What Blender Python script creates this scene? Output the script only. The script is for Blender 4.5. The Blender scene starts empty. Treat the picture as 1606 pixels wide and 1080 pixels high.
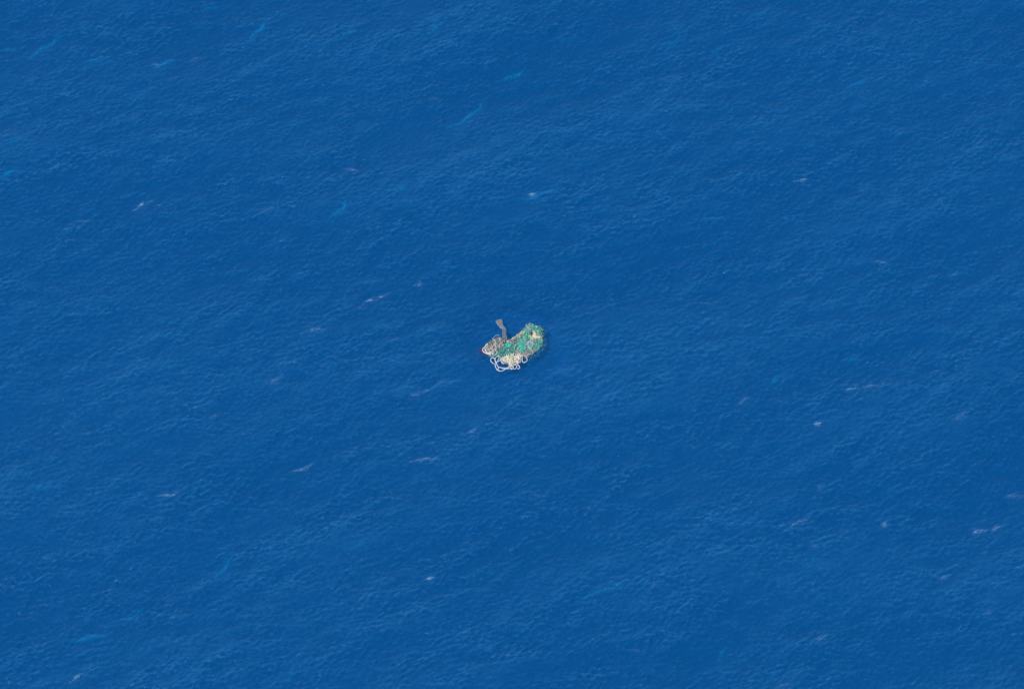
import bpy, bmesh, math, random
import numpy as np
from mathutils import Vector

# ------------------------------------------------------------------ camera
SC = bpy.context.scene
COL = SC.collection
PITCH = math.radians(47)
DIST = 420.0
VIEW_W = 84.0                       # metres across the frame at the centre
PW, PH = 1606.0, 1080.0
cam_d = bpy.data.cameras.new("camera")
cam = bpy.data.objects.new("camera", cam_d)
COL.objects.link(cam)
cam.location = (0, -DIST * math.cos(PITCH), DIST * math.sin(PITCH))
cam.rotation_euler = (math.pi / 2 - PITCH, 0, 0)
cam_d.sensor_width = 36.0
cam_d.lens = 36.0 * DIST / VIEW_W
cam_d.clip_start = 1.0
cam_d.clip_end = 60000.0
SC.camera = cam

# ------------------------------------------------------------------ sky and sun
SUN_EL, SUN_AZ = math.radians(60), math.radians(236)   # azimuth clockwise from +Y (left, a little behind)
W = bpy.data.worlds.new("World")
SC.world = W
W.use_nodes = True
wn = W.node_tree
sky = wn.nodes.new("ShaderNodeTexSky")
sky.sky_type = 'NISHITA'
sky.sun_disc = False
sky.sun_elevation = SUN_EL
sky.sun_rotation = SUN_AZ
bg = wn.nodes["Background"]
bg.inputs[1].default_value = 0.10
wn.links.new(sky.outputs[0], bg.inputs[0])
sd = bpy.data.lights.new("sun", 'SUN')
sd.energy = 3.0
sd.angle = math.radians(0.5)
sd.color = (1.0, 0.96, 0.9)
sun = bpy.data.objects.new("sun", sd)
COL.objects.link(sun)
to_sun = Vector((math.sin(SUN_AZ) * math.cos(SUN_EL), math.cos(SUN_AZ) * math.cos(SUN_EL), math.sin(SUN_EL)))
sun.rotation_euler = (-to_sun).to_track_quat('-Z', 'Y').to_euler()
SC.view_settings.view_transform = 'Standard'
SC.view_settings.look = 'None'
SC.view_settings.exposure = 0.0
SC.view_settings.gamma = 1.0
SC.cycles.use_denoising = False
SC.cycles.sample_clamp_direct = 3.0

R = random.Random(11)
RNG = np.random.RandomState(5)

# ------------------------------------------------------------------ pixel -> point on the sea
CP, SP = math.cos(PITCH), math.sin(PITCH)
def ground(px, py, z=0.0):
    """photo pixel (1606x1080) -> point on the horizontal plane at height z"""
    u = (px - PW / 2) / PW * VIEW_W
    v = -(py - PH / 2) / PW * VIEW_W
    d = (u, DIST * CP + v * SP, -DIST * SP + v * CP)
    c = cam.location
    t = (z - c[2]) / d[2]
    return c[0] + d[0] * t, c[1] + d[1] * t

# ------------------------------------------------------------------ helpers: nodes
def material(name):
    m = bpy.data.materials.new(name)
    m.use_nodes = True
    nt = m.node_tree
    return m, nt, nt.nodes["Principled BSDF"]

def N(nt, kind, **kw):
    n = nt.nodes.new(kind)
    for k, v in kw.items():
        setattr(n, k, v)
    return n

def math_node(nt, op, a, b=None, c=None, clamp=False):
    n = nt.nodes.new("ShaderNodeMath")
    n.operation = op
    n.use_clamp = clamp
    for i, s in enumerate((a, b, c)):
        if s is None:
            continue
        if isinstance(s, (int, float)):
            n.inputs[i].default_value = s
        else:
            nt.links.new(s, n.inputs[i])
    return n.outputs[0]

def mapped(nt, rot, scale):
    tc = N(nt, "ShaderNodeTexCoord")
    m1 = N(nt, "ShaderNodeMapping")
    m1.inputs['Rotation'].default_value = (0, 0, -rot)
    nt.links.new(tc.outputs['Object'], m1.inputs['Vector'])
    m2 = N(nt, "ShaderNodeMapping")
    m2.inputs['Scale'].default_value = scale
    nt.links.new(m1.outputs[0], m2.inputs['Vector'])
    return m2.outputs[0]

def noise(nt, vec, scale, detail=4, rough=0.55, dist=0.0, kind='FBM'):
    n = N(nt, "ShaderNodeTexNoise")
    n.noise_type = kind
    n.inputs['Scale'].default_value = scale
    n.inputs['Detail'].default_value = detail
    n.inputs['Roughness'].default_value = rough
    n.inputs['Distortion'].default_value = dist
    if vec is not None:
        nt.links.new(vec, n.inputs['Vector'])
    return n.outputs['Fac']

def maprange(nt, v, a, b, c=0.0, d=1.0):
    n = N(nt, "ShaderNodeMapRange")
    nt.links.new(v, n.inputs[0])
    for i, x in enumerate((a, b, c, d)):
        n.inputs[i + 1].default_value = x
    return n.outputs[0]

def mix(nt, fac, a, b):
    n = N(nt, "ShaderNodeMix", data_type='RGBA')
    for s, i in ((fac, 0), (a, 6), (b, 7)):
        if isinstance(s, (int, float)):
            n.inputs[i].default_value = s
        elif isinstance(s, tuple):
            n.inputs[i].default_value = (*s[:3], 1)
        else:
            nt.links.new(s, n.inputs[i])
    return n.outputs[2]

# ------------------------------------------------------------------ the sea: FFT wave field
CREST = math.radians(27)                          # direction the crests run in
WD = np.array([math.sin(CREST), -math.cos(CREST)])   # travel direction
WD2 = np.array([math.sin(math.radians(25)), -math.cos(math.radians(25))])
L_TILE, NG = 128.0, 1400

def spectrum_field(L, n, rms_slope, kmin, kmax, power, spread, seed, wdir=WD):
    rs = np.random.RandomState(seed)
    k1 = np.fft.fftfreq(n, L / n) * 2 * np.pi
    kx, ky = np.meshgrid(k1, k1, indexing='ij')
    k = np.hypot(kx, ky); k[0, 0] = 1
    cosd = np.abs(kx * wdir[0] + ky * wdir[1]) / k
    amp = k ** (-power / 2) * np.exp(-0.5 * (kmin / k) ** 4) * np.exp(-0.5 * (k / kmax) ** 2) * (spread + (1 - spread) * cosd ** 3)
    amp[0, 0] = 0
    h = amp * (rs.normal(size=(n, n)) + 1j * rs.normal(size=(n, n)))
    H = np.real(np.fft.ifft2(h))
    sx = np.real(np.fft.ifft2(1j * kx * h)); sy = np.real(np.fft.ifft2(1j * ky * h))
    f = rms_slope / math.sqrt((sx ** 2 + sy ** 2).mean())
    dx = np.real(np.fft.ifft2(1j * kx / k * h)); dy = np.real(np.fft.ifft2(1j * ky / k * h))
    return H * f, dx * f, dy * f

def envelope(n, L, scale, seed, lo=0.45, hi=1.5):
    e, _, _ = spectrum_field(L, n, 1.0, 2 * np.pi / scale, 2 * np.pi / (scale * 0.35), 3, 0.35, seed)
    e = e / e.std()
    return np.clip(1 + 0.17 * e, lo, hi)

sw = spectrum_field(L_TILE, NG, 0.035, 2 * np.pi / 22, 2 * np.pi / 6.0, 3.5, 0.12, 1)
md = spectrum_field(L_TILE, NG, 0.075, 2 * np.pi / 3.4, 2 * np.pi / 0.8, 3.0, 0.30, 2, WD2)
fn = spectrum_field(L_TILE, NG, 0.165, 2 * np.pi / 0.75, 2 * np.pi / 0.26, 2.8, 0.26, 3, WD2)
e1 = envelope(NG, L_TILE, 11.0, 21); e2 = envelope(NG, L_TILE, 5.0, 22)
CH = 1.1
H = sw[0] + md[0] * e1 + fn[0] * e1 * e2
DX = -CH * (sw[1] + md[1] * e1 + 0.8 * fn[1] * e1 * e2) * -1
DY = -CH * (sw[2] + md[2] * e1 + 0.8 * fn[2] * e1 * e2) * -1
# quieter ripples where the floating tangle lies
step = L_TILE / NG
ax = (np.arange(NG) - NG / 2) * step
GX, GY = np.meshgrid(ax, ax, indexing='ij')
calm = np.exp(-(((GX - 0.1) / 2.5) ** 2 + ((GY + 0.2) / 2.2) ** 2))
H = H - calm * 0.8 * (md[0] * e1 + fn[0] * e1 * e2)
DX = DX * (1 - 0.9 * calm); DY = DY * (1 - 0.9 * calm)

def clarity(x, y):
    r_ = np.hypot(x - 0.1, (y + 0.1) * 0.95)
    t_ = np.clip((5.6 - r_) / 2.6, 0, 1)
    return 0.42 * t_ * t_ * (3 - 2 * t_)

def sea_z(x, y):
    i = (x / step + NG / 2); j = (y / step + NG / 2)
    i0, j0 = int(i), int(j); a, b = i - i0, j - j0
    return (H[i0, j0] * (1 - a) * (1 - b) + H[i0 + 1, j0] * a * (1 - b) + H[i0, j0 + 1] * (1 - a) * b + H[i0 + 1, j0 + 1] * a * b)

# streaks of foam and of turquoise aerated water, with light through the crests in its colour
# (photo x, photo y, half length px, angle deg, strength)
BUBBLE_GLOW = [(70, 72, 30, 35, .9), (258, 97, 17, 22, 1), (405, 45, 26, 50, .9), (735, 178, 36, 38, 1.1), (682, 46, 24, 42, .6),
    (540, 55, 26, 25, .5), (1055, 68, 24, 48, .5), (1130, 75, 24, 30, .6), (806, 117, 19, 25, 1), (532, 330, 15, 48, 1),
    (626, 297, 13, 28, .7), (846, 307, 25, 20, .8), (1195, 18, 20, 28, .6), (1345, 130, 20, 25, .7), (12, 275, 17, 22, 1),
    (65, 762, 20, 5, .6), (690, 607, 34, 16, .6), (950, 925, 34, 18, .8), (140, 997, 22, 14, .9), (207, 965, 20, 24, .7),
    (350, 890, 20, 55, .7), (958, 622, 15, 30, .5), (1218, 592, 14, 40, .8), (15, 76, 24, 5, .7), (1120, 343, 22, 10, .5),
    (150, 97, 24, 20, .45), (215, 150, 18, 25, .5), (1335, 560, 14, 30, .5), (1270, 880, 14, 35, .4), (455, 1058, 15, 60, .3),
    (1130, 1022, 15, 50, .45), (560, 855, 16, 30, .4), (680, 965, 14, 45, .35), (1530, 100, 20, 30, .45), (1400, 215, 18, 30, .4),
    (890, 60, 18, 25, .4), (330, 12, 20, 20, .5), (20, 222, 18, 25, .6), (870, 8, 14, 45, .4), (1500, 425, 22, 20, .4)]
FOAM = [(222, 321, 12, 28, .9), (585, 468, 17, 25, 1.1), (491, 518, 14, 10, .9), (430, 597, 12, 25, .5), (667, 719, 16, 3, .8),
    (735, 676, 10, 20, .6), (1282, 663, 5, 0, 1.2), (1333, 608, 9, 12, .8), (1366, 603, 15, 14, .9), (1256, 283, 10, 5, .7),
    (475, 732, 13, 22, .8), (266, 777, 14, 12, .8), (1535, 831, 9, 15, 1.0), (1562, 826, 8, 25, .6), (120, 1063, 9, 35, .9),
    (1386, 820, 5, 25, .8), (675, 904, 6, 5, 1), (1002, 1019, 9, 12, .5), (1290, 1000, 10, 30, .5), (1497, 428, 8, 8, .4),
    (1257, 818, 14, 28, .6), (660, 617, 14, 22, .5), (1382, 411, 8, 5, .6), (1505, 655, 10, 30, .5), (247, 323, 5, 40, .6),
    (550, 265, 9, 3, .8), (682, 155, 8, 5, .4), (835, 307, 5, 15, .9), (245, 101, 5, 25, .6), (305, 92, 9, 25, .4),
    (655, 443, 5, 35, .7), (850, 775, 10, 15, .3), (415, 330, 8, 25, .3), (1287, 765, 4, 10, .6), (1278, 857, 4, 10, .5),
    (1165, 628, 9, 25, .4), (1590, 775, 10, 10, .6), (1550, 960, 10, 15, .35), (500, 80, 5, 20, .3), (130, 345, 8, 5, .4),
    (700, 600, 16, 12, .4), (340, 650, 12, 8, .3), (1230, 1075, 10, 15, .4), (1480, 905, 8, 25, .4), (865, 512, 6, 15, .4)]
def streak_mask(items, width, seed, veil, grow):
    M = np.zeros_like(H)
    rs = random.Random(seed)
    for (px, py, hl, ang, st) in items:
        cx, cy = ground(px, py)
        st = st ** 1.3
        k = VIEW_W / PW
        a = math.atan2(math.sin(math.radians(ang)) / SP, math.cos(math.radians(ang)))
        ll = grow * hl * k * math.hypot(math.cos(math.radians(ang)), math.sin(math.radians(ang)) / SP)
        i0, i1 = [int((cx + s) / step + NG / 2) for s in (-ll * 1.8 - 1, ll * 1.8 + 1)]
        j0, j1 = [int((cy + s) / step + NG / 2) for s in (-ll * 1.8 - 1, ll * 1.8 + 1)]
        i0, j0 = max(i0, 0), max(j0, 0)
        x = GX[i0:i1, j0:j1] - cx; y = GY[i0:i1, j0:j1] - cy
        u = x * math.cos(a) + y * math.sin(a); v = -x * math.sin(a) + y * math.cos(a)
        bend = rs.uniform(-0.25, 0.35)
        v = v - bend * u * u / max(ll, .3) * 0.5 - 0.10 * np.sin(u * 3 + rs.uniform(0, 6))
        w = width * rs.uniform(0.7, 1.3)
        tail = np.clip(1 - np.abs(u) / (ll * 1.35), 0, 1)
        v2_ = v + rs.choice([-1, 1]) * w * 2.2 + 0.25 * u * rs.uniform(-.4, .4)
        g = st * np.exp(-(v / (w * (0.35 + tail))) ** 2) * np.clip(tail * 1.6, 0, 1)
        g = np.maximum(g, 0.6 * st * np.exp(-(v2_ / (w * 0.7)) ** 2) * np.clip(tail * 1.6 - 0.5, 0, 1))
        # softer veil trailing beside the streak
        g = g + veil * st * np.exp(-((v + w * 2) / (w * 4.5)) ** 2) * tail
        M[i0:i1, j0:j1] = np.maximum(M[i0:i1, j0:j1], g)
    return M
bub_glow = streak_mask(BUBBLE_GLOW, 0.085, 3, 0.16, 1.15)
foam = streak_mask(FOAM, 0.075, 4, 0.10, 1.35)

# graded grid: the dense FFT field in the middle, widening steps out to the horizon
far = [L_TILE / 2]
s = 0.4
while far[-1] < 30000:
    far.append(far[-1] + s); s *= 1.32
far = np.array(far)
coords = np.concatenate([-far[::-1], ax[1:], far])
n_out = len(far)
n = len(coords)
PX, PY = np.meshgrid(coords, coords, indexing='ij')
Z = np.zeros((n, n)); B = np.zeros((n, n)); F = np.zeros((n, n)); C = np.zeros((n, n))
sl = slice(n_out, n_out + NG - 1)
edge = np.clip((L_TILE / 2 - np.maximum(np.abs(GX), np.abs(GY))) / 4.0, 0, 1)[1:, 1:]
PX[sl, sl] += DX[1:, 1:] * edge; PY[sl, sl] += DY[1:, 1:] * edge
Z[sl, sl] = H[1:, 1:] * edge
B[sl, sl] = bub_glow[1:, 1:]; F[sl, sl] = foam[1:, 1:]
cr = (md[0] * e1) / (md[0].std()) * 0.5 + (sw[0] / sw[0].std()) * 0.35 + fn[0] * e1 * e2 / fn[0].std() * 0.95
C[sl, sl] = cr[1:, 1:] * edge
me = bpy.data.meshes.new("sea_surface")
nv = n * n
co = np.stack([PX, PY, Z], -1).reshape(-1, 3).astype(np.float32)
idx = np.arange(nv).reshape(n, n)
q = np.stack([idx[:-1, :-1], idx[1:, :-1], idx[1:, 1:], idx[:-1, 1:]], -1).reshape(-1, 4).astype(np.int32)
me.vertices.add(nv); me.vertices.foreach_set("co", co.ravel())
me.loops.add(q.size); me.loops.foreach_set("vertex_index", q.ravel())
me.polygons.add(len(q))
me.polygons.foreach_set("loop_start", np.arange(0, q.size, 4, dtype=np.int32))
me.update(calc_edges=True)
me.polygons.foreach_set("use_smooth", np.ones(len(q), dtype=bool))
for nm, A in (("bubble_glow", B), ("foam", F), ("crest", C), ("clear", clarity(PX, PY))):
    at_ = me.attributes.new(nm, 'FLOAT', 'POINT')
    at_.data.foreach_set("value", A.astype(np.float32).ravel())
sea = bpy.data.objects.new("sea", me)
COL.objects.link(sea)
sea["kind"] = "structure"

m, nt, bs = material("open_sea_water")
def attr(name):
    a = N(nt, "ShaderNodeAttribute"); a.attribute_name = name
    return a.outputs['Fac']
v1 = mapped(nt, CREST, (0.42, 1, 1))
v2 = mapped(nt, CREST + math.radians(-28), (0.45, 1, 1))
v3 = mapped(nt, CREST + math.radians(20), (0.5, 1, 1))
n_f = noise(nt, v1, 3.0, 4, 0.62, 0.4)
n_g = noise(nt, v2, 6.0, 2, 0.65, 0.3)
n_h = noise(nt, v3, 1.1, 5, 0.6, 0.3)
hsum = math_node(nt, 'ADD', math_node(nt, 'MULTIPLY', n_f, 0.10), math_node(nt, 'MULTIPLY', n_g, 0.02))
hsum = math_node(nt, 'ADD', hsum, math_node(nt, 'MULTIPLY', n_h, 0.05))
bump = N(nt, "ShaderNodeBump")
bump.inputs['Strength'].default_value = 1.0
bump.inputs['Distance'].default_value = 1.0
nt.links.new(hsum, bump.inputs['Height'])
nt.links.new(bump.outputs[0], bs.inputs['Normal'])
# water colour: deep blue, lighter crests with transmitted light and sky reflection painted in, slow drifts in clarity
DEEP = (0.000, 0.074, 0.245)
CREST_GLOW = (0.012, 0.134, 0.350)
cfac = maprange(nt, attr("crest"), -1.3, 3.6)
cfac = math_node(nt, "POWER", cfac, 1.5)
drift = noise(nt, v1, 0.06, 4, 0.6)
cfac = math_node(nt, 'ADD', cfac, maprange(nt, drift, 0.3, 0.7, -0.10, 0.10), clamp=True)
col = mix(nt, cfac, DEEP, CREST_GLOW)
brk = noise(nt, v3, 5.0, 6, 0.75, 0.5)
bfac = math_node(nt, 'MULTIPLY', attr("bubble_glow"), maprange(nt, brk, 0.36, 0.62))
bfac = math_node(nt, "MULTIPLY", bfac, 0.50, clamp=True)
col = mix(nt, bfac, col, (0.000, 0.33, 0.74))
brk2 = noise(nt, v1, 4.5, 6, 0.75, 0.6)
ffac = math_node(nt, 'MULTIPLY', attr("foam"), maprange(nt, brk2, 0.44, 0.66))
ffac = math_node(nt, 'MULTIPLY', ffac, 0.85, clamp=True)
col = mix(nt, ffac, col, (0.30, 0.53, 0.80))
cl = attr("clear")
inv = math_node(nt, 'DIVIDE', math_node(nt, 'MULTIPLY', cl, cl), math_node(nt, 'MAXIMUM', cl, 0.30))
cmp_ = math_node(nt, 'DIVIDE', math_node(nt, 'SUBTRACT', 1.0, inv), math_node(nt, 'SUBTRACT', 1.0, cl))  # lifts base colour to offset light lost in the fade ring
vs = N(nt, "ShaderNodeVectorMath", operation='SCALE')
nt.links.new(col, vs.inputs[0]); nt.links.new(cmp_, vs.inputs['Scale'])
nt.links.new(vs.outputs[0], bs.inputs['Base Color'])
paw = maprange(nt, noise(nt, v1, 0.55, 5, 0.65, 0.6), 0.35, 0.68, 0.20, 0.38)
nt.links.new(math_node(nt, 'ADD', paw, math_node(nt, 'MULTIPLY', ffac, 0.4)), bs.inputs['Roughness'])
bs.inputs['IOR'].default_value = 1.333
bs.inputs['Specular IOR Level'].default_value = 0.38
tr = N(nt, "ShaderNodeBsdfTransparent")
mx = N(nt, "ShaderNodeMixShader")
nt.links.new(attr("clear"), mx.inputs[0])
nt.links.new(bs.outputs[0], mx.inputs[1]); nt.links.new(tr.outputs[0], mx.inputs[2])
nt.links.new(mx.outputs[0], nt.nodes["Material Output"].inputs['Surface'])
me.materials.append(m)

# the depth of water seen through the clear surface round the tangle
k_ = np.linspace(-6.4, 6.4, 65)
dxy = np.stack(np.meshgrid(k_, k_, indexing='ij'), -1).reshape(-1, 2)
dm = bpy.data.meshes.new("deep_water")
di = np.arange(65 * 65).reshape(65, 65)
dm.from_pydata([(x, y, -0.75) for x, y in dxy], [], np.stack([di[:-1, :-1], di[1:, :-1], di[1:, 1:], di[:-1, 1:]], -1).reshape(-1, 4).tolist())
a_ = dm.attributes.new("clear", 'FLOAT', 'POINT')
a_.data.foreach_set("value", clarity(dxy[:, 0], dxy[:, 1]).astype(np.float32))
deep = bpy.data.objects.new("deep_water", dm)
COL.objects.link(deep)
deep["kind"] = "structure"
m, nt, bs = material("deep_water")
inv = math_node(nt, 'DIVIDE', 1.0, math_node(nt, 'MAXIMUM', attr("clear"), 0.30))  # base colour raised to make up for light dimmed by the surface
vm = N(nt, "ShaderNodeVectorMath", operation='SCALE')
vm.inputs[0].default_value = (0.004, 0.078, 0.255)
nt.links.new(inv, vm.inputs['Scale'])
nt.links.new(vm.outputs[0], bs.inputs['Base Color'])
bs.inputs['Roughness'].default_value = 1.0
bs.inputs['Specular IOR Level'].default_value = 0.0
dm.materials.append(m)


# ------------------------------------------------------------------ the floating tangle of nets and ropes
# traced outlines are in tenths of a photo pixel (origin 740, 490) and are laid out on the water in metres
TS = 10.285
def T(p, z=0.0):
    return ground(740 + p[0] / TS, 490 + p[1] / TS, z)

GS, GH = 0.02, 4.0
ga = np.arange(-GH, GH + GS / 2, GS)
gx, gy = np.meshgrid(ga, ga, indexing='ij')
ng = len(ga)
TOP = np.full((ng, ng), -0.25)                    # height of what is piled up so far, above the sea

def lumps(size, seed, tilt=None):
    rs = np.random.RandomState(seed)
    k1 = np.fft.fftfreq(ng, GS) * 2 * np.pi
    kx, ky = np.meshgrid(k1, k1, indexing='ij')
    if tilt is not None:
        c, s_ = math.cos(tilt), math.sin(tilt)
        kx, ky = (kx * c + ky * s_) * 2.2, (-kx * s_ + ky * c) * 0.8
    k = np.hypot(kx, ky)
    k0 = 2 * np.pi / size
    a = np.exp(-0.5 * ((k - k0) / (0.6 * k0)) ** 2)
    f = np.real(np.fft.ifft2(a * np.fft.fft2(rs.normal(size=(ng, ng)))))
    return f / f.std()

def poly_dist(poly):
    """signed distance (positive inside) of the grid to a closed outline in metres"""
    P = np.array([tuple(drape(p))[:2] for p in poly])
    d = np.full((ng, ng), 1e9); inside = np.zeros((ng, ng), bool)
    for i in range(len(P)):
        a, b = P[i], P[(i + 1) % len(P)]
        ab = b - a
        t = np.clip(((gx - a[0]) * ab[0] + (gy - a[1]) * ab[1]) / (ab @ ab), 0, 1)
        d = np.minimum(d, np.hypot(gx - a[0] - t * ab[0], gy - a[1] - t * ab[1]))
        c = ((a[1] > gy) != (b[1] > gy)) & (gx < (b[0] - a[0]) * (gy - a[1]) / (b[1] - a[1] + 1e-12) + a[0])
        inside ^= c
    return np.where(inside, d, -d)

def bil(A, x, y):
    i = min(max((x + GH) / GS, 0), ng - 1.001); j = min(max((y + GH) / GS, 0), ng - 1.001)
    i0, j0 = int(i), int(j); a, b = i - i0, j - j0
    return A[i0, j0] * (1 - a) * (1 - b) + A[i0 + 1, j0] * a * (1 - b) + A[i0, j0 + 1] * (1 - a) * b + A[i0 + 1, j0 + 1] * a * b

def top(x, y):
    return sea_z(x, y) + max(bil(TOP, x, y), 0.0)

def drape(p, lift=0.0):
    """the point of the pile, or of the water, seen at traced point p"""
    z = 0.75
    while z > -0.3:
        x, y = T(p, z)
        if z <= top(x, y):
            break
        z -= 0.02
    x, y = T(p, z)
    return Vector((x, y, top(x, y) + lift))

class Mesh:
    def __init__(self):
        self.v, self.f, self.c = [], [], []
    def tube(self, pts, r, col=(1, 1, 1), sides=6, taper=1.0):
        n_ = len(pts)
        base = len(self.v)
        up = Vector((0, 0, 1))
        for i, p in enumerate(pts):
            t = (pts[min(i + 1, n_ - 1)] - pts[max(i - 1, 0)])
            t = t.normalized() if t.length > 1e-6 else Vector((1, 0, 0))
            a = t.cross(up)
            a = a.normalized() if a.length > 1e-3 else Vector((1, 0, 0))
            b = a.cross(t)
            rr = r * (1 + (taper - 1) * i / max(n_ - 1, 1))
            for k in range(sides):
                w = 2 * math.pi * k / sides + i * 0.35
                self.v.append(p + (a * math.cos(w) + b * math.sin(w)) * rr)
                self.c.append(col)
        for i in range(n_ - 1):
            for k in range(sides):
                k2 = (k + 1) % sides
                o = base + i * sides
                self.f.append((o + k, o + k2, o + sides + k2, o + sides + k))
        self.f.append(tuple(base + k for k in range(sides))[::-1])
        self.f.append(tuple(base + (n_ - 1) * sides + k for k in range(sides)))
    def build(self, name, mat, parent=None, smooth=True):
        me_ = bpy.data.meshes.new(name)
        me_.from_pydata([tuple(q_) for q_ in self.v], [], self.f)
        me_.update()
        a_ = me_.attributes.new("tint", 'FLOAT_COLOR', 'POINT')
        a_.data.foreach_set("color", np.array([(*c, 1) for c in self.c], dtype=np.float32).ravel())
        if smooth:
            me_.polygons.foreach_set("use_smooth", np.ones(len(me_.polygons), dtype=bool))
        me_.materials.append(mat)
        o = bpy.data.objects.new(name, me_)
        COL.objects.link(o)
        if parent is not None:
            o.parent = parent
            o.matrix_parent_inverse = parent.matrix_world.inverted()
        return o

def spline(pts, per=6):
    out = []
    n_ = len(pts)
    for i in range(n_ - 1):
        p0, p1, p2, p3 = pts[max(i - 1, 0)], pts[i], pts[i + 1], pts[min(i + 2, n_ - 1)]
        for k in range(per):
            t = k / per
            out.append(tuple(0.5 * (2 * b + (c - a) * t + (2 * a - 5 * b + 4 * c - d) * t * t + (-a + 3 * b - 3 * c + d) * t ** 3)
                             for a, b, c, d in zip(p0, p1, p2, p3)))
    out.append(tuple(pts[-1]))
    return out

def smooth_z(P, passes=3):
    for _ in range(passes):
        z = [p.z for p in P]
        for i in range(1, len(P) - 1):
            P[i].z = max(z[i], (z[i - 1] + z[i] + z[i + 1]) / 3)
    return P

def fibre_material(name, spread=0.25, rough=0.8, scale=9.0, wet=0.0):
    m_, nt_, b_ = material(name)
    a_ = N(nt_, "ShaderNodeAttribute"); a_.attribute_name = "tint"
    tc = N(nt_, "ShaderNodeTexCoord")
    f1 = noise(nt_, tc.outputs['Object'], scale, 5, 0.7)
    f2 = noise(nt_, tc.outputs['Object'], scale * 5, 3, 0.6)
    val = math_node(nt_, 'ADD', maprange(nt_, f1, 0.3, 0.7, 1 - spread, 1 + spread), maprange(nt_, f2, 0.3, 0.7, -spread * .6, spread * .6))
    mul = N(nt_, "ShaderNodeMix", data_type='RGBA', blend_type='MULTIPLY')
    mul.inputs[0].default_value = 1.0
    nt_.links.new(a_.outputs['Color'], mul.inputs[6]); nt_.links.new(val, mul.inputs[7])
    nt_.links.new(mul.outputs[2], b_.inputs['Base Color'])
    b_.inputs['Roughness'].default_value = rough
    b_.inputs['Specular IOR Level'].default_value = 0.35
    bp = N(nt_, "ShaderNodeBump")
    bp.inputs['Strength'].default_value = 0.7; bp.inputs['Distance'].default_value = 0.02
    nt_.links.new(f2, bp.inputs['Height']); nt_.links.new(bp.outputs[0], b_.inputs['Normal'])
    return m_
M_NET = fibre_material("wet_netting", 0.35, 0.55, 7.0)
M_TWINE = fibre_material("net_twine", 0.2, 0.7, 12.0)
M_ROPE = fibre_material("laid_rope", 0.12, 0.85, 16.0)
M_SHEET = fibre_material("bright_netting", 0.16, 0.45, 5.0)
M_PLAST = fibre_material("worn_plastic", 0.08, 0.4, 6.0)

def root(name, label, cat, p, group=None):
    o = bpy.data.objects.new(name, None)
    COL.objects.link(o)
    x, y = T(p)
    o.location = (x, y, sea_z(x, y))
    o.empty_display_size = 0.3
    o["label"] = label; o["category"] = cat
    if group: o["group"] = group
    bpy.context.view_layer.update()
    return o

def heap(name, parent, poly, height, cols, seed, mat=None, soft=0.16, ragged=0.05, rough_h=0.35, wrinkle=0.0, tilt=None):
    """a crumpled mass of netting over an outline, piled on what is already there"""
    global TOP
    d = poly_dist(poly) + ragged * lumps(0.35, seed) + ragged * 0.7 * lumps(0.13, seed + 1)
    own = height * (1 - np.exp(-np.clip(d, 0, None) / soft)) * np.clip(1 + rough_h * lumps(0.55, seed + 2) + rough_h * 0.55 * lumps(0.2, seed + 3, tilt), 0.25, 2.2)
    if wrinkle:
        own = own + wrinkle * np.abs(lumps(0.13, seed + 4, tilt)) * np.clip(d / 0.08, 0, 1)
    base = np.maximum(TOP, 0.0)
    h_ = base + own
    keep = d > 0
    tone = 1.25 * lumps(0.42, seed + 5) + 0.45 * lumps(0.12, seed + 6)
    ids = -np.ones((ng, ng), int)
    mb = Mesh()
    ii, jj = np.nonzero(keep)
    cols_ = np.array(cols)
    for i, j in zip(ii, jj):
        x, y = gx[i, j], gy[i, j]
        ids[i, j] = len(mb.v)
        mb.v.append((x, y, sea_z(x, y) + h_[i, j] + 0.01))
        t = min(max((tone[i, j] + 1.6) / 3.2, 0), 0.999) * (len(cols) - 1)
        k = int(t); w = t - k
        mb.c.append(tuple(cols_[k] * (1 - w) + cols_[k + 1] * w))
    border = {}
    for i, j in zip(ii, jj):
        if i + 1 < ng and j + 1 < ng and keep[i + 1, j] and keep[i, j + 1] and keep[i + 1, j + 1]:
            f_ = (ids[i, j], ids[i + 1, j], ids[i + 1, j + 1], ids[i, j + 1])
            mb.f.append(f_)
            for a, b in zip(f_, f_[1:] + f_[:1]):
                if (b, a) in border: del border[(b, a)]
                else: border[(a, b)] = 1
    low = {}
    def lower(a):
        if a not in low:
            v_ = mb.v[a]
            low[a] = len(mb.v)
            mb.v.append((v_[0], v_[1], v_[2] - 0.10 - 0.6 * height)); mb.c.append(mb.c[a])
        return low[a]
    for (a, b) in list(border):
        mb.f.append((a, lower(a), lower(b), b))
    o = mb.build(name, mat or M_NET, parent)
    TOP = np.where(keep, h_, TOP)
    return o, d

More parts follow.
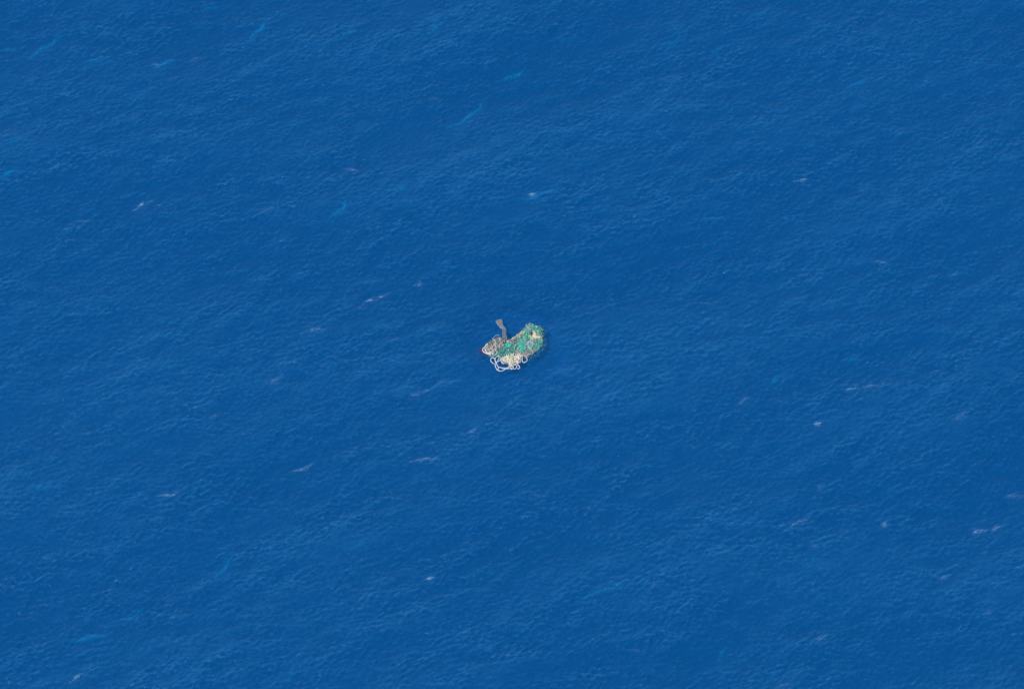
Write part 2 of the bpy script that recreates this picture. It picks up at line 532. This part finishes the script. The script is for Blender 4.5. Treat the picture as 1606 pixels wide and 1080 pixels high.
def sunken(parent, poly, cols, seed, reach=0.30, depth=0.05):
    d = poly_dist(poly) + 0.10 * lumps(0.4, seed) + 0.05 * lumps(0.15, seed + 1)
    gap = lumps(0.22, seed + 2)
    keep = (d > -reach) & (gap > -1.2 - 4 * (d + reach * 0.6) * 1.0)
    tone = lumps(0.3, seed + 5)
    mb = Mesh(); ids = -np.ones((ng, ng), int)
    for i, j in zip(*np.nonzero(keep)):
        x, y = gx[i, j], gy[i, j]
        ids[i, j] = len(mb.v)
        mb.v.append((x, y, sea_z(x, y) - 0.035 - depth * (1 + 0.5 * gap[i, j]) - 0.5 * max(0.0, -d[i, j])))
        t = min(max((tone[i, j] + 1.6) / 3.2, 0), 0.999) * (len(cols) - 1)
        k = int(t); w = t - k
        mb.c.append(tuple(np.array(cols[k]) * (1 - w) + np.array(cols[k + 1]) * w))
    for i in range(ng - 1):
        for j in range(ng - 1):
            if keep[i, j] and keep[i + 1, j] and keep[i, j + 1] and keep[i + 1, j + 1]:
                mb.f.append((ids[i, j], ids[i + 1, j], ids[i + 1, j + 1], ids[i, j + 1]))
    return mb.build("sunken_netting", M_NET, parent)

def centroid(poly):
    return (sum(p[0] for p in poly) / len(poly), sum(p[1] for p in poly) / len(poly))

def in_poly(p, poly):
    c = False
    for i in range(len(poly)):
        a, b = poly[i], poly[i - 1]
        if (a[1] > p[1]) != (b[1] > p[1]) and p[0] < (b[0] - a[0]) * (p[1] - a[1]) / (b[1] - a[1]) + a[0]:
            c = not c
    return c

def jit(c, r, s=0.25):
    k = 1 + r.uniform(-s, s)
    return tuple(min(max(x * k * (1 + r.uniform(-0.08, 0.08)), 0), 0.9) for x in c)

def strands(name, parent, poly, cols, count, seed, rad=(0.008, 0.022), length=(40, 150), turn=0.5, hairs=0, hair=45, mesh_lines=0, mat=None, lift=0.02):
    r = random.Random(seed)
    mb = Mesh()
    xs = [p[0] for p in poly]; ys = [p[1] for p in poly]
    def pick():
        while True:
            p = (r.uniform(min(xs), max(xs)), r.uniform(min(ys), max(ys)))
            if in_poly(p, poly): return p
    for _ in range(count):
        p = pick(); a = r.uniform(0, 6.28); L = r.uniform(*length); st = 9.0
        w = r.uniform(-turn, turn)
        pts = [p]
        while L > 0:
            w = w * 0.85 + r.uniform(-turn, turn) * 0.4
            a += w
            q_ = (p[0] + st * math.cos(a), p[1] + st * 0.8 * math.sin(a))
            if not in_poly(q_, poly):
                a += 1.6
                L -= st
                continue
            p = q_; pts.append(p); L -= st
        if len(pts) < 3: continue
        P = [drape(q_, lift + r.uniform(0, 0.03)) for q_ in spline(pts, 2)]
        mb.tube(smooth_z(P, 2), r.uniform(*rad), jit(r.choice(cols), r), 5)
    cx, cy = centroid(poly)
    for _ in range(hairs):
        i = r.randrange(len(poly)); t = r.random()
        a_, b_ = poly[i], poly[(i + 1) % len(poly)]
        p = (a_[0] + (b_[0] - a_[0]) * t, a_[1] + (b_[1] - a_[1]) * t)
        a = math.atan2(p[1] - cy, p[0] - cx) + r.uniform(-0.9, 0.9)
        p = (p[0] - 12 * math.cos(a), p[1] - 12 * math.sin(a))
        L = hair * r.uniform(0.35, 1.2); w = r.uniform(-0.3, 0.3)
        pts = [p]
        for k in range(5):
            a += w + r.uniform(-0.25, 0.25)
            p = (p[0] + L / 5 * math.cos(a), p[1] + L / 5 * math.sin(a)); pts.append(p)
        P = [drape(q_, 0.02 - 0.016 * k) for k, q_ in enumerate(spline(pts, 2))]
        mb.tube(P, r.uniform(rad[0] * 0.7, rad[1] * 0.6), jit(r.choice(cols), r), 4, 0.5)
    if mesh_lines:
        ph = r.uniform(0, 6)
        for fam in (0.5, -0.65):
            ca, sa = math.cos(fam), math.sin(fam)
            R_ = max(max(xs) - min(xs), max(ys) - min(ys)) * 0.75
            for k in range(-mesh_lines, mesh_lines + 1):
                off = k * R_ / mesh_lines
                run = []
                u = -R_
                while u <= R_ + 9:
                    x = cx + u * ca - off * sa + 14 * math.sin(off * 0.021 + u * 0.017 + ph)
                    y = cy + u * sa + off * ca + 12 * math.sin(u * 0.025 + off * 0.03 + ph * 2)
                    if in_poly((x, y), poly): run.append((x, y))
                    if (not in_poly((x, y), poly) or u > R_) and run:
                        if len(run) > 2:
                            mb.tube([drape(q_, 0.025) for q_ in run], rad[0] * 0.9, jit(r.choice(cols), r), 4)
                        run = []
                    u += 9
    return mb.build(name, mat or M_TWINE, parent)

def rope(name, parent, pts, rad, col, seed=0, lift=0.0, per=6, mat=None, taper=1.0, dip=0.0):
    r = random.Random(seed)
    q_ = spline(pts, per)
    P = []
    ph = r.uniform(0, 6.28)
    for i, p in enumerate(q_):
        P.append(drape(p, lift + rad * 0.75 - (dip * (0.5 + 0.5 * math.sin(i * 0.33 + ph)) if dip else 0)))
    P = smooth_z(P, 4)
    mb = Mesh()
    mb.tube(P, rad, col, 8, taper)
    return mb.build(name, mat or M_ROPE, parent)

TEAL = [(0.03, 0.30, 0.30), (0.05, 0.42, 0.38), (0.20, 0.44, 0.42), (0.03, 0.54, 0.40), (0.28, 0.40, 0.36)]
GREY = [(0.22, 0.24, 0.25), (0.40, 0.38, 0.38), (0.30, 0.38, 0.38), (0.54, 0.50, 0.45), (0.18, 0.32, 0.32)]
CREAM = [(0.66, 0.62, 0.48), (0.76, 0.73, 0.63), (0.54, 0.51, 0.42), (0.78, 0.76, 0.70)]
WHITE = (0.70, 0.73, 0.72)

# --- large right-hand heap
right = [(690, 560), (690, 490), (735, 440), (765, 395), (730, 372), (770, 335), (830, 270), (875, 225), (930, 200), (985, 192), (1030, 222),
         (1090, 222), (1135, 255), (1152, 310), (1142, 370), (1150, 430), (1140, 490), (1125, 545), (1100, 590), (1050, 620), (1000, 655),
         (940, 690), (880, 700), (800, 690), (740, 665), (700, 620)]
t = root("fishing_net", "large shaggy heap of teal green netting forming the right end of the tangle", "fishing net", (930, 450))
heap("net_body", t, right, 0.15, [(0.07, 0.20, 0.20), (0.05, 0.34, 0.31), (0.24, 0.38, 0.35), (0.05, 0.42, 0.34), (0.42, 0.45, 0.36), (0.05, 0.52, 0.40)], 31, wrinkle=0.012, rough_h=0.25)
sunken(t, right, [(0.04, 0.30, 0.30), (0.10, 0.44, 0.40), (0.22, 0.46, 0.44)], 231, 0.26)
strands("loose_twine", t, right, [(0.08, 0.36, 0.32), (0.24, 0.46, 0.43), (0.36, 0.48, 0.42), (0.05, 0.50, 0.39), (0.04, 0.42, 0.34), (0.60, 0.62, 0.52)], 60, 5, hairs=170, hair=42, mesh_lines=10)

# --- dark teal netting in the middle
mid = [(345, 640), (400, 600), (440, 575), (500, 545), (540, 500), (600, 470), (680, 462), (725, 500), (715, 620), (745, 670), (690, 700),
       (600, 705), (540, 715), (480, 745), (400, 700), (350, 700), (290, 705), (280, 685), (330, 670)]
t = root("fishing_net", "dark teal netting in the middle of the tangle above the cream rope pile", "fishing net", (540, 630))
heap("net_body", t, mid, 0.13, [(0.03, 0.16, 0.19), (0.03, 0.28, 0.28), (0.03, 0.38, 0.32), (0.18, 0.24, 0.20), (0.34, 0.34, 0.28)], 47, wrinkle=0.015)
sunken(t, mid, [(0.03, 0.28, 0.30), (0.08, 0.38, 0.38)], 241, 0.16)
strands("loose_twine", t, mid, TEAL + GREY[:2], 80, 6, hairs=50, hair=30, mesh_lines=8)

# --- grey brown heap on the left
left = [(195, 600), (215, 550), (250, 505), (290, 470), (330, 440), (375, 435), (400, 410), (440, 400), (490, 412), (535, 440), (550, 480),
        (540, 530), (500, 560), (440, 590), (400, 620), (370, 655), (320, 668), (270, 665), (215, 640)]
t = root("fishing_net", "grey brown net heap forming the left end of the tangle", "fishing net", (370, 540))
heap("net_body", t, left, 0.14, [(0.07, 0.09, 0.13), (0.20, 0.19, 0.18), (0.40, 0.33, 0.30), (0.12, 0.26, 0.23), (0.60, 0.50, 0.42)], 61, wrinkle=0.02)
sunken(t, left, [(0.14, 0.22, 0.30), (0.30, 0.30, 0.34)], 251, 0.16)
strands("loose_twine", t, left, GREY + [(0.66, 0.58, 0.50), (0.12, 0.28, 0.27), (0.72, 0.68, 0.64)], 80, 7, rad=(0.008, 0.034), hairs=70, hair=35, mesh_lines=6)

# --- brownish net along the lower right edge
brown = [(700, 620), (745, 585), (850, 640), (900, 610), (960, 600), (1010, 615), (1000, 650), (955, 665), (935, 700), (905, 722), (870, 705),
         (800, 690), (740, 668)]
t = root("fishing_net", "brown grey net roll under the bright turquoise wad at the lower right edge", "fishing net", (870, 660))
heap("net_body", t, brown, 0.05, [(0.13, 0.15, 0.13), (0.25, 0.23, 0.20), (0.33, 0.29, 0.27), (0.20, 0.21, 0.17)], 73, wrinkle=0.02, ragged=0.03)
strands("loose_twine", t, brown, GREY + [(0.36, 0.31, 0.29)], 60, 8, hairs=30, hair=30)

# --- pale blue grey fine netting sheet on the right heap
pale = [(835, 470), (890, 445), (950, 440), (1010, 455), (1030, 490), (1010, 530), (960, 560), (900, 590), (860, 600), (845, 540)]
t = root("fishing_net", "pale blue grey sheet of fine netting right of the bright turquoise wad", "fishing net", (930, 510))
heap("net_body", t, pale, 0.05, [(0.20, 0.42, 0.42), (0.26, 0.46, 0.47), (0.36, 0.52, 0.53), (0.32, 0.40, 0.42)], 81, wrinkle=0.012, ragged=0.03, tilt=0.6)
strands("loose_twine", t, pale, [(0.30, 0.45, 0.46), (0.14, 0.38, 0.36), (0.45, 0.52, 0.52)], 45, 9, length=(30, 90))

# --- the long grey strip trailing away from the tangle
strip_c = [(434, 122, 42), (438, 150, 50), (452, 185, 44), (472, 220, 39), (497, 252, 36), (520, 275, 33), (524, 310, 28), (520, 350, 27), (528, 385, 33),
           (534, 420, 34), (536, 455, 34)]
t = root("net_strip", "long flat grey strip of netting trailing above the tangle", "net strip", (530, 420))
mb = Mesh()
cs = spline(strip_c, 6)
NS = 14
rr_ = random.Random(77)
for i, (x, y, w) in enumerate(cs):
    for k in range(NS + 1):
        u = k / NS * 2 - 1
        ww = w * (1 + 0.10 * math.sin(i * 0.9 + (2 if u > 0 else 0)) + rr_.uniform(-.05, .05))
        yy = y - (0.35 * u * w if i < 14 else 0) * (1 - i / 14)
        v_ = drape((x + u * ww, yy), 0.02 + 0.025 * math.sin(k * 1.9 + i * 0.25) + 0.012 * math.sin(i * 1.3 + k))
        mb.v.append(v_); g = 0.85 + 0.3 * (0.5 + 0.5 * math.sin(k * 2.1 + 0.4 * math.sin(i)))
        mb.c.append((0.33 * g, 0.36 * g, 0.38 * g))
nn = len(mb.v)
for v_ in list(mb.v):
    mb.v.append(v_ - Vector((0, 0, 0.035)))
mb.c += mb.c[:nn]
for i in range(len(cs) - 1):
    for k in range(NS):
        a = i * (NS + 1) + k
        mb.f.append((a, a + 1, a + NS + 2, a + NS + 1)); mb.f.append((nn + a, nn + a + NS + 1, nn + a + NS + 2, nn + a + 1))
    a = i * (NS + 1)
    mb.f.append((a, a + NS + 1, nn + a + NS + 1, nn + a)); a += NS
    mb.f.append((a, nn + a, nn + a + NS + 1, a + NS + 1))
mb.build("net_body", M_NET, t)
def offs(i, u):
    return (cs[i][0] + u * cs[i][2], cs[i][1])
fr = Mesh()
for k in range(34):
    u = rr_.uniform(-1, 1)
    x0 = 436 + u * 46; y0 = 150 - (0.5 + 0.5 * u) * 18
    a = -1.6 + u * 0.5 + rr_.uniform(-.3, .3); L = rr_.uniform(12, 30)
    pts = [(x0 + L * s_ * math.cos(a), y0 + L * s_ * math.sin(a)) for s_ in (0, .33, .66, 1)]
    fr.tube([drape(p, 0.03 - 0.008 * q_) for q_, p in enumerate(pts)], 0.012, jit((0.26, 0.29, 0.30), rr_), 4, .6)
for k in range(11):
    u = -0.95 + 1.9 * k / 10
    fr.tube([drape(offs(i, u * (1 + 0.03 * math.sin(i))), 0.05) for i in range(3, len(cs), 2)], 0.010, jit((0.26, 0.31, 0.34), rr_), 4)
fr.build("loose_twine", M_TWINE, t)

# --- cream net rolled along the upper edge, joining the two heaps
band = [(560, 472), (575, 455), (620, 440), (660, 425), (700, 395), (720, 365), (760, 340), (800, 318), (840, 312), (845, 340), (810, 362), (780, 400),
        (740, 415), (700, 440), (660, 465), (630, 490), (590, 488)]
t = root("fishing_net", "cream yellow twisted net roll along the upper edge of the tangle", "fishing net", (700, 420))
heap("net_body", t, band, 0.10, [(0.48, 0.42, 0.28), (0.66, 0.58, 0.42), (0.76, 0.70, 0.48), (0.70, 0.62, 0.50), (0.40, 0.46, 0.34)], 91, soft=0.09, ragged=0.04, wrinkle=0.03)
strands("loose_twine", t, band, [(0.55, 0.48, 0.34), (0.68, 0.60, 0.42), (0.24, 0.40, 0.28), (0.60, 0.55, 0.50)], 55, 10, length=(25, 70), hairs=26, hair=20)

# --- lilac pink clump
lil = [(410, 420), (435, 402), (475, 405), (500, 425), (495, 450), (460, 458), (425, 448)]
t = root("fishing_net", "small lilac pink net clump left of the long grey strip", "fishing net", (455, 430))
heap("net_body", t, lil, 0.05, [(0.24, 0.22, 0.27), (0.42, 0.34, 0.42), (0.52, 0.42, 0.48)], 95, soft=0.07, ragged=0.03)
strands("loose_twine", t, lil, [(0.45, 0.36, 0.44), (0.58, 0.52, 0.56), (0.3, 0.3, 0.34)], 22, 11, length=(20, 60), hairs=8, hair=20)

# --- maroon scrap, almost under water
mar = [(135, 600), (160, 570), (195, 560), (205, 600), (215, 640), (185, 665), (150, 655), (128, 625)]
t = root("net_scrap", "dark maroon net scrap awash at the far left tip of the tangle", "net scrap", (170, 620))
sunken(t, mar, [(0.10, 0.05, 0.10), (0.22, 0.08, 0.10)], 261, 0.16)
heap("net_body", t, mar, 0.012, [(0.025, 0.045, 0.14), (0.06, 0.045, 0.10), (0.10, 0.05, 0.07)], 99, ragged=0.09, rough_h=0.2)
strands("loose_twine", t, mar, [(0.13, 0.05, 0.06), (0.08, 0.06, 0.12), (0.05, 0.10, 0.24)], 16, 12, length=(20, 60), hairs=36, hair=34, rad=(0.007, 0.014), lift=0.004)

# --- bright turquoise wads
tq1 = [(768, 482), (790, 474), (820, 488), (840, 520), (838, 560), (832, 588), (852, 604), (835, 622), (805, 622), (775, 600), (758, 568), (778, 548), (775, 515)]
tq2 = [(548, 498), (572, 488), (602, 490), (612, 520), (622, 555), (600, 572), (570, 568), (540, 560), (530, 535)]
tq3 = [(632, 545), (665, 532), (698, 548), (692, 585), (655, 592), (628, 572)]
tq4 = [(858, 385), (878, 362), (906, 370), (912, 400), (900, 432), (868, 424)]
TQ = [(0.010, 0.46, 0.35), (0.012, 0.60, 0.45), (0.02, 0.74, 0.56)]
for poly, lab, hh, sd_ in ((tq1, "largest bright turquoise wad of netting, on the right heap beside the pale grey sheet", 0.09, 103),
                           (tq2, "bright turquoise wad of netting in the middle, just below the cream net roll", 0.08, 107),
                           (tq3, "small green turquoise scrap of netting between the two large turquoise wads", 0.04, 109),
                           (tq4, "small deep green net wad on the right heap left of the cream frayed rope", 0.05, 113)):
    t = root("net_wad", lab, "net wad", centroid(poly), "bright turquoise net wads")
    dk = 1.0 if sd_ < 108 else 0.75
    heap("net_body", t, poly, hh, [tuple(x * dk for x in c) for c in TQ], sd_, M_SHEET, soft=0.08, ragged=0.012, rough_h=0.2)
    strands("loose_twine", t, poly, [tuple(x * dk for x in c) for c in TQ + [(0.08, 0.55, 0.42)]], 7, sd_, length=(20, 60), hairs=14, hair=22)
tqr = Mesh()
t = root("rope", "thick turquoise rope curving under the largest turquoise wad", "rope", (800, 630))
rope("rope_length", t, [(748, 575), (765, 605), (795, 625), (830, 628), (858, 612)], 0.045, (0.05, 0.44, 0.32), 3)

# --- pile of cream rope with white loops hanging off it
pile = [(465, 735), (500, 722), (540, 695), (590, 680), (640, 668), (700, 662), (770, 660), (825, 680), (838, 700), (810, 735), (795, 785), (755, 820),
        (690, 832), (668, 850), (655, 885), (630, 895), (600, 885), (600, 850), (575, 830), (530, 825), (490, 800), (466, 770)]
t = root("mooring_rope", "thick cream rope piled at the lower edge with white loops spilling onto the water", "rope", (650, 760))
heap("coil", t, pile, 0.09, [(0.22, 0.20, 0.15), (0.36, 0.33, 0.27), (0.44, 0.41, 0.34), (0.50, 0.48, 0.42)], 121, ragged=0.03, wrinkle=0.015)  # darker cream body puts the shade between coils into the colour
r = random.Random(44)
mb = Mesh()
xs = [p[0] for p in pile]; ys = [p[1] for p in pile]
cnt = 0
while cnt < 50:
    cx, cy = r.uniform(min(xs), max(xs)), r.uniform(min(ys), max(ys))
    if not in_poly((cx, cy), pile): continue
    ra, rb = r.uniform(18, 62), r.uniform(10, 36); a0 = r.uniform(0, 6.28); sp = r.uniform(2.2, 6.5); tl = r.uniform(-0.5, 1.2)
    pts = []
    for k in range(int(sp / 0.35)):
        a = a0 + k * 0.35
        x = ra * math.cos(a); y = rb * math.sin(a)
        x, y = cx + x * math.cos(tl) + y * math.sin(tl), cy - x * math.sin(tl) + y * math.cos(tl)
        if in_poly((x, y), pile): pts.append((x, y))
        elif len(pts) > 4: break
        else: pts = []
    if len(pts) < 5: continue
    P = smooth_z([drape(p, 0.02 + 0.0016 * cnt) for p in spline(pts, 2)], 3)
    mb.tube(P, r.uniform(0.036, 0.048), jit(r.choice(CREAM), r, 0.12), 7)
    cnt += 1
mb.build("coil", M_ROPE, t)
RW = 0.035
LOOPS = [
    ([(405, 818), (375, 826), (335, 815), (308, 785), (303, 755), (318, 735), (345, 732), (368, 748), (382, 780), (392, 812)], WHITE),
    ([(392, 812), (378, 790), (376, 755), (390, 722), (412, 704), (432, 708), (440, 728), (432, 755), (415, 785), (400, 812)], WHITE),
    ([(615, 688), (575, 704), (530, 730), (480, 762), (435, 785), (405, 805), (402, 835), (418, 865), (450, 888), (500, 899), (550, 896), (590, 882), (605, 860), (600, 830)], (0.66, 0.70, 0.76)),
    ([(393, 815), (378, 840), (382, 880), (400, 912), (425, 938), (455, 950), (490, 946), (525, 925), (570, 908), (620, 905), (655, 898)], WHITE),
    ([(425, 925), (428, 900), (455, 888), (495, 902), (545, 912), (600, 908), (640, 900)], (0.62, 0.66, 0.76)),
    ([(655, 830), (668, 868), (666, 900), (650, 922)], (0.66, 0.68, 0.70)),
    ([(668, 868), (690, 845), (715, 850), (727, 875), (712, 902), (685, 910), (662, 900)], WHITE),
    ([(800, 782), (770, 812), (735, 824), (690, 834), (655, 850)], (0.66, 0.70, 0.70)),
    ([(735, 824), (752, 850), (770, 880), (768, 902), (748, 914)], WHITE),
    ([(835, 698), (865, 712), (888, 742), (892, 772), (875, 798), (845, 806), (818, 790), (812, 762), (822, 738)], WHITE),
    ([(470, 775), (480, 805), (500, 824), (525, 826)], WHITE),
    ([(590, 690), (602, 740), (640, 775), (662, 810), (664, 850), (655, 885)], (0.66, 0.64, 0.54)),
    ([(620, 890), (612, 850), (640, 815), (668, 800)], (0.66, 0.64, 0.54)),
]
for k, (pts, c) in enumerate(LOOPS):
    rope("loop", t, pts, RW, c, k, lift=0.004 + 0.008 * (k % 4), dip=0.06)
for p, q_ in (((652, 915), (640, 926)), ((752, 910), (740, 918))):
    mb = Mesh()
    mb.tube([drape(p, 0.05), drape(((p[0] + q_[0]) / 2, (p[1] + q_[1]) / 2), 0.05), drape(q_, 0.04)], 0.065, (0.74, 0.76, 0.78), 8, 0.8)
    mb.build("rope_end", M_ROPE, t)

# --- pale green net scrap on the cream pile
gs = [(590, 668), (610, 650), (650, 655), (662, 665), (640, 680), (630, 705), (608, 712), (596, 695)]
t = root("net_scrap", "pale green net scrap lying on top of the cream rope pile", "net scrap", (620, 680))
heap("net_body", t, gs, 0.05, [(0.08, 0.34, 0.22), (0.14, 0.48, 0.33), (0.32, 0.52, 0.40)], 131, soft=0.06, ragged=0.03)
strands("loose_twine", t, gs, [(0.12, 0.45, 0.3), (0.38, 0.58, 0.44)], 18, 13, length=(20, 50), hairs=14, hair=20)

# --- separate ropes lying over the nets
def single(label, lines, rad, col, p, name="rope", part="rope_length", **kw):
    t_ = root(name, label, "rope", p)
    for k, l in enumerate(lines):
        rope(part, t_, l, rad, col, k, lift=0.004 + 0.01 * k, **kw)
single("white rope curling round the left end of the tangle beside the maroon scrap",
       [[(255, 505), (238, 528), (212, 560), (182, 588), (176, 612), (192, 640), (225, 662), (262, 674), (305, 678), (345, 668)],
        [(212, 590), (216, 615), (232, 642), (262, 660), (300, 655), (325, 640)]], 0.045, (0.80, 0.75, 0.74), (240, 600))
single("pale green rope ring on the grey heap just above the white loops",
       [[(330, 628), (355, 612), (388, 618), (408, 642), (404, 672), (378, 690), (350, 680)]], 0.036, (0.42, 0.54, 0.46), (370, 650))
single("pale teal rope bend at the lower edge below the grey heap",
       [[(275, 688), (300, 708), (335, 714), (362, 700), (372, 684)]], 0.045, (0.20, 0.42, 0.44), (320, 705))
single("pale mint rope running from the grey heap to the middle turquoise wad",
       [[(380, 552), (415, 566), (450, 562), (485, 546), (515, 530)]], 0.034, (0.40, 0.56, 0.50), (450, 560))
single("beige pink rope lying diagonally across the grey heap",
       [[(345, 440), (372, 452), (388, 490), (375, 520), (350, 545), (335, 580), (325, 605)], [(352, 600), (340, 632), (348, 655)]], 0.042, (0.58, 0.47, 0.41), (360, 520))
single("thin pink beige rope arching left of the largest turquoise wad",
       [[(745, 505), (712, 530), (694, 562), (690, 600), (704, 630), (735, 650), (775, 668), (800, 682)]], 0.034, (0.62, 0.50, 0.42), (700, 590))
single("grey white rope ring on the top of the right heap",
       [[(878, 215), (888, 240), (912, 262), (945, 272), (975, 255), (985, 225), (968, 195), (938, 186), (915, 200), (905, 225), (925, 248), (960, 245)]], 0.034, (0.38, 0.50, 0.54), (935, 230))
single("pale cyan rope hooked over the upper edge of the grey heap",
       [[(330, 432), (350, 410), (375, 388), (402, 372), (432, 368), (438, 384)]], 0.036, (0.22, 0.42, 0.50), (390, 385))
single("slate blue rope bundle below the cream net roll",
       [[(640, 512), (670, 490), (700, 470), (735, 455), (770, 440)], [(655, 520), (690, 500), (725, 478), (765, 455)]], 0.040, (0.20, 0.33, 0.38), (700, 480))
single("white rope curl poking out at the lower right edge of the brown net",
       [[(905, 690), (930, 676), (958, 682), (985, 668), (992, 652), (972, 650)]], 0.028, (0.55, 0.58, 0.64), (950, 680))

# --- frayed cream rope end on the right heap, with a dark patch as the shade of a hollow beside it
fp = [(985, 312), (1010, 308), (1032, 330), (1040, 355), (1072, 372), (1092, 400), (1098, 428), (1060, 430), (1020, 418), (985, 412), (968, 398), (980, 372), (988, 345)]
t = root("rope", "thick frayed cream yellow rope end fanned out on the right heap", "rope", (1030, 380))
heap("rope_core", t, fp, 0.11, [(0.66, 0.54, 0.36), (0.82, 0.70, 0.48), (0.86, 0.78, 0.60)], 141, M_ROPE, soft=0.08, ragged=0.02, rough_h=0.35, tilt=0.5)
fb = Mesh()
r = random.Random(9)
for k in range(60):
    a = r.uniform(-0.55, 0.75) + (0 if k % 3 else 1.4)
    x0, y0 = r.uniform(975, 1010), r.uniform(345, 410)
    L = r.uniform(45, 125)
    pts = [(x0 + L * s_ * math.cos(a) , y0 + L * s_ * 0.5 * math.sin(a) + 12 * s_ * s_) for s_ in (0, .25, .5, .75, 1)]
    if k > 52: pts = [(r.uniform(1045, 1075), r.uniform(385, 405))] ; pts += [(pts[0][0] + 30, pts[0][1] + 5), (pts[0][0] + 62, pts[0][1] + r.uniform(0, 10)), (1135 + r.uniform(-10, 25), 408 + r.uniform(-8, 8))]
    fb.tube(smooth_z([drape(p, 0.03 + 0.02 * r.random()) for p in spline(pts, 3)]), r.uniform(0.012, 0.024), jit(r.choice([(0.84, 0.72, 0.50), (0.86, 0.80, 0.64), (0.78, 0.62, 0.42), (0.86, 0.85, 0.78)]), r, .12), 5, 0.5)
fb.build("frayed_fibres", M_ROPE, t)
dp = [(948, 318), (968, 312), (984, 330), (982, 372), (976, 405), (958, 398), (962, 360), (940, 338)]
t = root("net_scrap", "dark brown netting put in as the shade of a hollow left of the frayed cream rope end", "net scrap", (965, 360))
heap("net_body", t, dp, 0.03, [(0.03, 0.03, 0.03), (0.09, 0.07, 0.06), (0.06, 0.07, 0.07)], 151, soft=0.05, ragged=0.02)  # dark colour stands in for shade in a gap of the heap
strands("loose_twine", t, dp, [(0.08, 0.07, 0.06), (0.04, 0.05, 0.05)], 18, 15, length=(20, 60))
t = root("rope", "short cream rope stub left of the dark shaded hollow", "rope", (935, 395))
rope("rope_length", t, [(912, 398), (930, 388), (950, 396), (962, 404)], 0.06, (0.64, 0.54, 0.36), 4)

# --- small pale plastic fragments caught in the netting
FR = [((594, 612), 14, (0.74, 0.80, 0.78), "small white plastic shard just above the cream rope pile"),
      ((1046, 236), 20, (0.50, 0.58, 0.54), "pale plastic shard at the top right of the right heap"),
      ((880, 208), 11, (0.42, 0.38, 0.52), "lilac plastic shard beside the grey white rope ring"),
      ((800, 335), 16, (0.68, 0.68, 0.50), "pale yellow plastic shard on the cream net roll"),
      ((908, 490), 14, (0.66, 0.76, 0.74), "white plastic shard on the pale blue grey sheet"),
      ((578, 470), 15, (0.68, 0.70, 0.66), "white plastic shard at the lower end of the cream net roll"),
      ((845, 268), 12, (0.24, 0.50, 0.52), "pale cyan plastic shard on the upper edge of the right heap"),
      ((1010, 598), 12, (0.50, 0.56, 0.52), "grey white plastic shard at the lower right edge of the right heap")]
for k, ((x, y), s_, c, lab) in enumerate(FR):
    r = random.Random(200 + k)
    mb = Mesh()
    ctr = drape((x, y), 0.05)
    kk = VIEW_W / PW / TS
    n_ = 7
    ring = []
    ang = r.uniform(-.5, 1.0)
    for q_ in range(n_):
        a = 6.283 * q_ / n_
        u, w = s_ * 1.2 * math.cos(a) * r.uniform(.7, 1.2) * kk, s_ * 0.9 * math.sin(a) * r.uniform(.6, 1.2) * kk
        ring.append(Vector((u * math.cos(ang) - w * math.sin(ang), u * math.sin(ang) + w * math.cos(ang), 0.25 * u)))
    for dz, sc_ in ((0, 0.8), (0.02, 1.0), (0.04, 0.75)):
        for v_ in ring:
            mb.v.append(ctr + v_ * sc_ + Vector((0, 0, dz))); mb.c.append(c)
    for l_ in range(2):
        for q_ in range(n_):
            q2 = (q_ + 1) % n_
            mb.f.append((l_ * n_ + q_, l_ * n_ + q2, (l_ + 1) * n_ + q2, (l_ + 1) * n_ + q_))
    mb.f.append(tuple(range(n_))[::-1]); mb.f.append(tuple(range(2 * n_, 3 * n_)))
    o = mb.build("plastic_shard", M_PLAST)
    o["label"] = lab; o["category"] = "plastic shard"; o["group"] = "plastic shards caught in the tangle"
